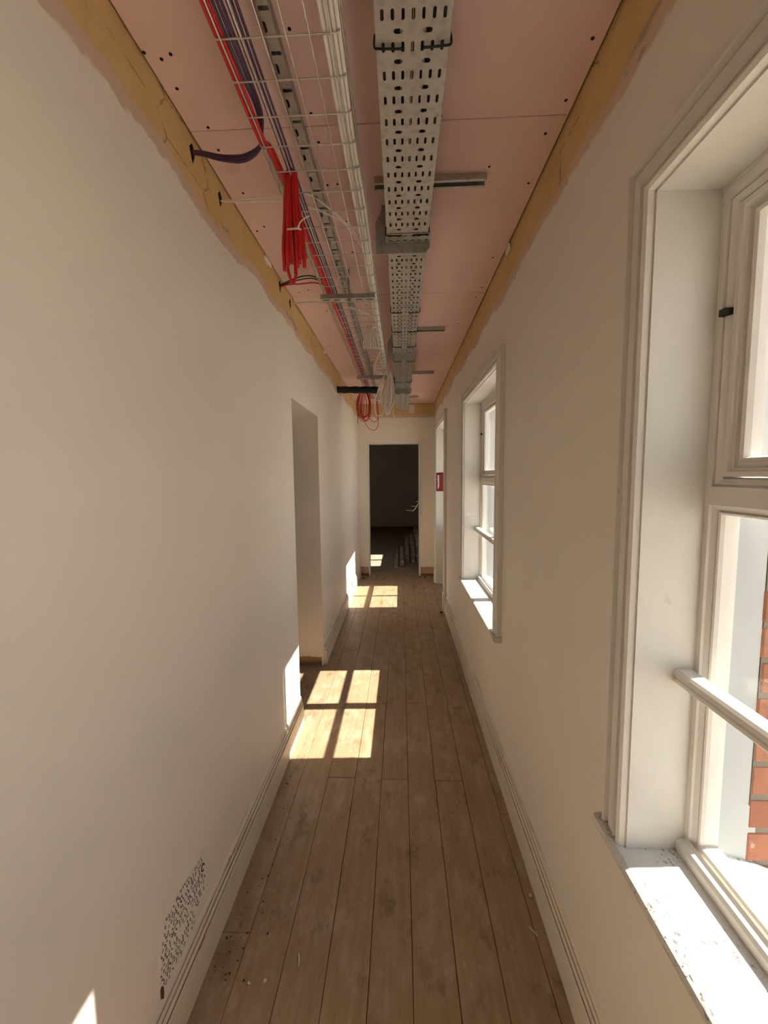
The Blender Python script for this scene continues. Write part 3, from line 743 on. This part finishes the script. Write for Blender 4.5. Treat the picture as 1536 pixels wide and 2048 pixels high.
cable('red_wire', 'red', [(-.635, 2.200, 2.470), (-.57, 2.17, 2.473), (-.49, 2.12, 2.452), (-.42, 2.085, 2.440), (-.35, 2.07, 2.420)], .0034, 'single red wire from the third wall hole to the basket')
for i in range(2):
    cable('white_wire', 'white', [(-.635, 2.392+.004*i, 2.468), (-.56, 2.38, 2.464+.006*i), (-.45, 2.36, 2.455+.008*i), (-.34, 2.36, 2.446), (-.22, 2.42, 2.430), (-.14, 2.50, 2.414)], .0027, ('lower', 'upper')[i] + ' thin white wire from the fourth wall hole to the basket', 'white wires from the fourth hole')
cable('white_wire', 'white', [(-.635, 5.2, 2.45), (-.52, 5.2, 2.44), (-.40, 5.21, 2.43), (-.2, 5.25, 2.425)], .0028, 'thin white wire crossing near the end wall')
# holes the wires come out of
bm = bmesh.new(); bmesh.ops.create_icosphere(bm, subdivisions=2, radius=1.0)
for v in bm.verts: v.co = Vector((v.co.x*.003, v.co.y*.015*(1+.3*math.sin(v.co.z*3)), v.co.z*.024*(1+.2*math.cos(v.co.y*4))))
hme = fin(bm, 'cable_hole', True); hme.materials.append(M['dark'])
for y, z, s in ((1.300, 2.468, 1), (1.489, 2.458, .9), (2.200, 2.478, 1.1), (2.392, 2.468, 1.0), (5.2, 2.45, .8)):
    o = link('cable_hole', hme, None, wl, None, (LW, y, z)); o.scale = (1, s, s)

# red hank hanging from the basket
hk = empty('red_cable_hank', (-.325, 1.31, 2.10)); tag(hk, 'tied hank of thick red cable hanging below the wire basket', 'cable hank')
rg = random.Random(3)
for i in range(9):
    dx = -.024 + .0065*i; dy = rg.uniform(-.012, .012); bot = -.000 + rg.uniform(0, .045) + max(0, dx-.005)*1.4
    x0, x1 = dx*.45, dx + rg.uniform(-.006, .006)
    z0 = .315 - abs(dx)*.25
    tube('strand', 'red', [(x0-.004, dy*.4, z0-.02), (x0, dy*.5, z0), (x0+.003, dy*.6, z0-.015), (x0*.6+x1*.4, dy, .22), (x1, dy, .12), (x1*1.08, dy, bot+.05), (x1*1.05+.001, dy, bot)], .0058, hk, 8, 6)
tube('strand', 'red', [(-.012, 0, .30), (-.022, .004, .24), (-.026, .005, .15), (-.023, .004, .06), (-.012, .003, .008), (-.002, .004, -.006), (.006, .006, .02)], .0047, hk, 8, 6)
tube('strand', 'red', [(.012, 0, .20), (.022, -.006, .14), (.034, -.008, .085), (.042, -.008, .060)], .0050, hk, 8, 6)
tube('tie_wrap', 'nylon', [(-.010, -.018, .138), (.004, -.023, .136), (.022, -.018, .139), (.030, 0, .142), (.02, .018, .14), (-.005, .018, .138), (-.014, 0, .138), (-.010, -.018, .138)], .0030, hk, 6, 5)
tube('tie_tail', 'nylon', [(.022, -.02, .139), (.030, -.026, .152), (.044, -.03, .160), (.060, -.03, .167)], .0026, hk, 6, 5)
tube('tie_tail', 'nylon', [(-.024, .0, .015), (-.020, -.006, .035), (-.019, -.006, .10), (-.020, 0, .17)], .0012, hk, 6, 5)

# small white hank
hw = empty('white_cable_hank', (-.178, 2.58, 2.27)); tag(hw, 'small bunch of looped white wires hanging midway along the basket', 'cable hank')
for i in range(6):
    s = -.042 + i*.0155
    tube('loop', 'white', [(.010, 0, .145), (.006+s*.2, .004, .115), (s*.75-.006, .004*(-1)**i, .06), (s-.004, .004, .012), (s+.003, 0, 0), (s+.010, -.004, .014), (s*.75+.010, -.004, .06), (.010+s*.15, -.003, .11), (.014, 0, .145)], .0042, hw, 6, 6)
tube('binding', 'nylon', [(-.002, -.01, .118), (.014, -.012, .116), (.024, 0, .118), (.014, .012, .12), (-.002, .01, .12), (-.008, 0, .118), (-.002, -.01, .118)], .004, hw, 6, 4)
tube('loop', 'white', [(.012, 0, .12), (.035, .02, .13), (.055, .06, .12), (.058, .14, .14)], .003, hw, 6, 6)
# loose loop under the basket
cable('white_cable_loop', 'white', [(-.128, 2.95, 2.41), (-.136, 3.02, 2.395), (-.165, 3.14, 2.375), (-.192, 3.28, 2.365), (-.205, 3.42, 2.362), (-.192, 3.56, 2.37), (-.165, 3.68, 2.388), (-.140, 3.76, 2.408)], .0050, 'loose white cable loop drooping under the far part of the basket')
cable('white_cable_loop', 'white', [(-.125, 3.1, 2.41), (-.15, 3.18, 2.385), (-.152, 3.3, 2.375), (-.14, 3.42, 2.385), (-.122, 3.5, 2.41)], .0034, 'short thin white cable loop beside the larger drooping loop')

# big white coil
wc = empty('white_cable_coil', (-.11, 3.66, 2.02)); tag(wc, 'large coil of white cable hanging between basket and tray', 'cable coil')
rg = random.Random(11)
for i in range(15):
    cx = rg.uniform(-.018, .040); hwid = rg.uniform(.030, .062); zt = .385 + rg.uniform(-.02, .0); zb = rg.uniform(.0, .07); dy = rg.uniform(-.02, .02); tx = .028
    P = []
    for k in range(13):
        a = math.pi*2*k/12 + math.pi/2
        fz = (math.sin(a)+1)/2; wd = hwid*math.cos(a)*(1-.82*fz**1.6)
        P.append((cx*(1-fz)+tx*fz + wd, dy + .010*math.sin(a*2+i), zb+(zt-zb)*fz))
    tube('turn', 'white', P, .0052, wc, 6, 4)
tube('turn', 'white', [(-.004, 0, .42), (-.030, -.02, .34), (-.065, -.03, .26), (-.098, -.03, .15), (-.112, -.02, .06), (-.092, -.01, -.002), (-.055, 0, .0), (-.03, 0, .05)], .0044, wc, 6, 5)
tube('turn', 'white', [(.0, .01, .42), (-.030, -.01, .32), (-.075, -.02, .215), (-.104, -.015, .155), (-.090, -.01, .128), (-.055, -.005, .140), (-.03, 0, .17)], .0036, wc, 6, 5)
tube('tail', 'white', [(.05, -.02, .05), (.048, -.02, .01), (.055, -.02, -.02), (.066, -.02, -.045)], lambda t: .007*(1-.7*t), wc, 6, 5)
tube('hanger', 'nylon', [(.028, 0, .370), (.024, -.004, .392), (.005, -.004, .405), (-.008, 0, .395)], .0022, wc, 6, 5)
# red coil
rc = empty('red_cable_coil', (-.345, 4.42, 1.975)); tag(rc, 'loose coil of thin red cable hanging behind the black sleeve', 'cable coil')
for i in range(9):
    cx = -.045 + rg.uniform(-.012, .035); hwid = rg.uniform(.050, .085); zb = .085 + rg.uniform(-.02, .06); zt = .415; dy = rg.uniform(-.02, .02)
    P = []
    for k in range(13):
        a = math.pi*2*k/12 + math.pi/2; fz = (math.sin(a)+1)/2
        P.append((cx + hwid*math.cos(a)*(1-.35*fz), dy+.008*math.cos(a*2+i), zb+(zt-zb)*fz))
    tube('turn', 'red', P, .0036, rc, 6, 4)
tube('turn', 'red', [(-.02, 0, .41), (-.045, 0, .25), (-.04, 0, .11), (.0, .0, .03), (.05, 0, -.002), (.095, 0, .02), (.112, 0, .09), (.10, 0, .2), (.085, 0, .41)], .0034, rc, 6, 5)
tube('turn', 'red', [(.03, 0, .41), (.01, 0, .25), (.02, 0, .13), (.06, .0, .085), (.10, 0, .11), (.11, 0, .2), (.09, 0, .40)], .0034, rc, 6, 5)
tube('turn', 'red', [(-.10, 0, .34), (-.112, 0, .22), (-.108, 0, .13), (-.110, 0, .075)], .0036, rc, 6, 5)
# black sleeve
bs = tube('black_pipe_sleeve', 'black', [(-.66, 4.12, 2.342), (-.55, 4.12, 2.339), (-.42, 4.122, 2.336), (-.30, 4.124, 2.334), (-.215, 4.125, 2.332)], lambda t: .033+.0022*math.sin(t*31), None, 14, 6)
tag(bs, 'thick black foam sleeve crossing from the left wall under the basket', 'pipe sleeve')

# ================================================================== WALL DETAILS
# hacked plaster patch low on the left wall
pp = empty('hacked_plaster_patch', (LW, .90, .17)); tag(pp, 'pitted patch of hacked plaster low on the left wall', 'plaster patch')
poly = [(1.142, .350), (1.128, .338), (1.085, .345), (1.03, .352), (.975, .358), (.935, .352), (.915, .330), (.903, .290), (.900, .235), (.905, .200), (.93, .178), (1.0, .176), (1.06, .18), (1.105, .20), (1.138, .228), (1.150, .260), (1.140, .29), (1.148, .32)]
bm = bmesh.new(); A = [bm.verts.new((.0012, y-.90, z-.17)) for y, z in poly]; B = [bm.verts.new((-.004, y-.90, z-.17)) for y, z in poly]
bm.faces.new(A)
for i in range(len(poly)): bm.faces.new([A[i], A[(i+1) % len(poly)], B[(i+1) % len(poly)], B[i]])
link('rough_coat', fin(bm, 'rough_coat'), 'plaster', pp)
def inside(y, z):
    c = False; n = len(poly)
    for i in range(n):
        (y1, z1), (y2, z2) = poly[i], poly[(i+1) % n]
        if (z1 > z) != (z2 > z) and y < (y2-y1)*(z-z1)/(z2-z1)+y1: c = not c
    return c
rg = random.Random(5); bm = bmesh.new()
for row in range(13):
    for c in range(22):
        y = .895+c*.0118+(row % 2)*.006+rg.uniform(-.003, .003); z = .175+row*.0145+rg.uniform(-.003, .003)
        if not (inside(y, z) and inside(y+.006, z) and inside(y-.006, z)) or rg.random() < .18: continue
        w_, h_ = rg.uniform(.0018, .0036), rg.uniform(.004, .0080); an = rg.uniform(-.5, .7)
        q = []
        for k in range(7):
            t = 2*math.pi*k/7; a_, b_ = w_*math.cos(t), h_*math.sin(t); q.append(bm.verts.new((.0018, y-.90+a_*math.cos(an)-b_*math.sin(an), z-.17+a_*math.sin(an)+b_*math.cos(an))))
        f = bm.faces.new(q); cen = bm.verts.new((.0008, y-.90, z-.17))
        bm.faces.remove(f)
        for k in range(7): bm.faces.new([q[k], q[(k+1) % 7], cen])
pt = link('pick_marks', fin(bm, 'pick_marks'), 'pit', pp); pt['kind'] = 'stuff'
tube('ring_mark', 'pit', [(.002, .235+.008*math.cos(t), .128+.011*math.sin(t)) for t in (i*math.pi/6 for i in range(11))], .0016, pp, 6, 3)
# dark splinter where the skirting lifts
lump('loose_splinter', 'crumb', (.002, .008, .012), (.003, .006, .022), pp, 4)
# blobs of filler at the top of the walls
def filler(x, y, z, s, label, seed): tag(lump('filler_lump', 'plaster', (x, y, z), s, None, seed), label, 'filler')
filler(LW+.004, 2.00, H-.012, (.008, .055, .012), 'long white blob of filler above the left wall band', 1)
filler(LW+.004, 3.42, H-.012, (.010, .040, .012), 'far white blob of filler at the left ceiling edge', 2)
filler(RW-.004, 1.945, H-.018, (.008, .035, .022), 'white blob of filler at the right ceiling edge', 3)
tag(box('filler_lump', 'plaster', .125, .205, YE-.010, YE+.002, 2.375, 2.495, None, None, .008), 'white block of filler on the end wall beside the tray', 'filler')
# cable down the end doorway jamb with loose ends
jc = empty('jamb_cable', (.268, YE-.02, .87)); tag(jc, 'white cable down the end doorway jamb with splayed loose wire ends', 'cable')
tube('run', 'white', [(.0, .006, 1.07), (.001, .005, .7), (.004, .004, .3), (.010, .002, .05)], .006, jc, 8, 6)
lump('end_blob', 'white', (.010, 0, .02), (.013, .012, .024), jc, 3)
for e, m_ in (((-.062, 0, .225), (-.03, 0, .235)), ((-.12, 0, .17), (-.05, 0, .165)), ((-.195, 0, .11), (-.09, 0, .105)), ((-.095, 0, .085), (-.05, 0, .14))):
    tube('loose_end', 'white', [(.002, 0, .255), (-.015, -.004, .21 if e[2] < .2 else .245), m_, e], .0032, jc, 6, 5)

# ================================================================== HEAP OF TIMBER IN THE FAR ROOM
rg = random.Random(21)
cols_ = [(-.085, 1, 6.46), (.012, 2, 6.62), (.108, 4, 6.78), (.204, 6, 6.86), (.300, 9, 6.80), (.396, 11, 6.84)]
for x, n_, yf in cols_:
    for k in range(n_):
        wd, th = rg.uniform(.055, .088), .046; ln = rg.uniform(1.1, 1.7)
        me = boxme('timber_length', -wd/2, wd/2, 0, ln, 0, th-.002, .003)
        o = link('timber_length', me, 'oldtimber', None, None, (x+rg.uniform(-.004, .004), yf+k*.075+rg.uniform(-.05, .09), k*th-.004+.0005))
        o.rotation_euler = (0, 0, rg.uniform(-.006, .006))
        tag(o, 'grey length of old timber in the heap beyond the end doorway', 'timber', 'heap of timber in the far room')

# ================================================================== LITTER ON THE FLOOR
def shard(name, mat, x, y, size, rz, label, cat, seed, group=None):
    o = lump(name, mat, (x, y, size[2]*.9), size, None, seed, 1); o.rotation_euler.z = rz; return tag(o, label, cat, group)
tw = tube('wood_splinter', 'chip', [(-.3215, 1.108, .004), (-.322, 1.120, .005), (-.326, 1.134, .0042), (-.330, 1.142, .004)], .0034, None, 6, 4)
tag(tw, 'pale curved splinter lying on the floorboards near the left skirting', 'splinter')
shard('plaster_chip', 'chip', -.414, 1.073, (.006, .007, .004), .4, 'bright white plaster chip on the floor in the foreground', 'chip', 1)
shard('plaster_chip', 'chip', -.459, 1.064, (.004, .006, .003), .9, 'smaller dull plaster chip left of the bright one', 'chip', 2)
tw = tube('wood_splinter', 'chip', [(.415, 1.245, .003), (.425, 1.232, .0035), (.436, 1.218, .003)], .002, None, 6, 3)
tag(tw, 'thin white sliver on the floor beside the right skirting', 'splinter')
shard('plaster_chip', 'chip', .452, 1.345, (.006, .009, .005), .2, 'round pale crumb against the right skirting', 'chip', 3)
shard('dark_pebble', 'black', .43, 4.33, (.016, .020, .012), .3, 'small black lump on the floor by the side door', 'debris', 4)
rg = random.Random(9)
for i in range(46):
    u = rg.random(); y = 1.05 + u*.85; x = -.565 + rg.random()**1.6*.13 + (.03 if 1.35 < y < 1.55 else 0)
    s = rg.uniform(.0010, .0036)
    if i > 33: y = 1.08+rg.random()*.12; x = -.585+rg.random()*.09
    shard('debris_crumb', 'crumb', x, y, (s, s*rg.uniform(.8, 1.7), s*.6), rg.uniform(0, 3), 'tiny dark crumb of debris along the left skirting', 'debris', 100+i, 'crumbs along the left skirting')
for i in range(14):
    y = rg.uniform(5.75, 5.97); x = rg.uniform(-.58, -.50) if i % 2 else rg.uniform(.32, .46); s = rg.uniform(.005, .012)
    shard('debris_crumb', 'crumb', x, y, (s, s*1.3, s*.6), rg.uniform(0, 3), 'crumb of rubble at the foot of the end wall', 'debris', 200+i, 'rubble at the end wall')
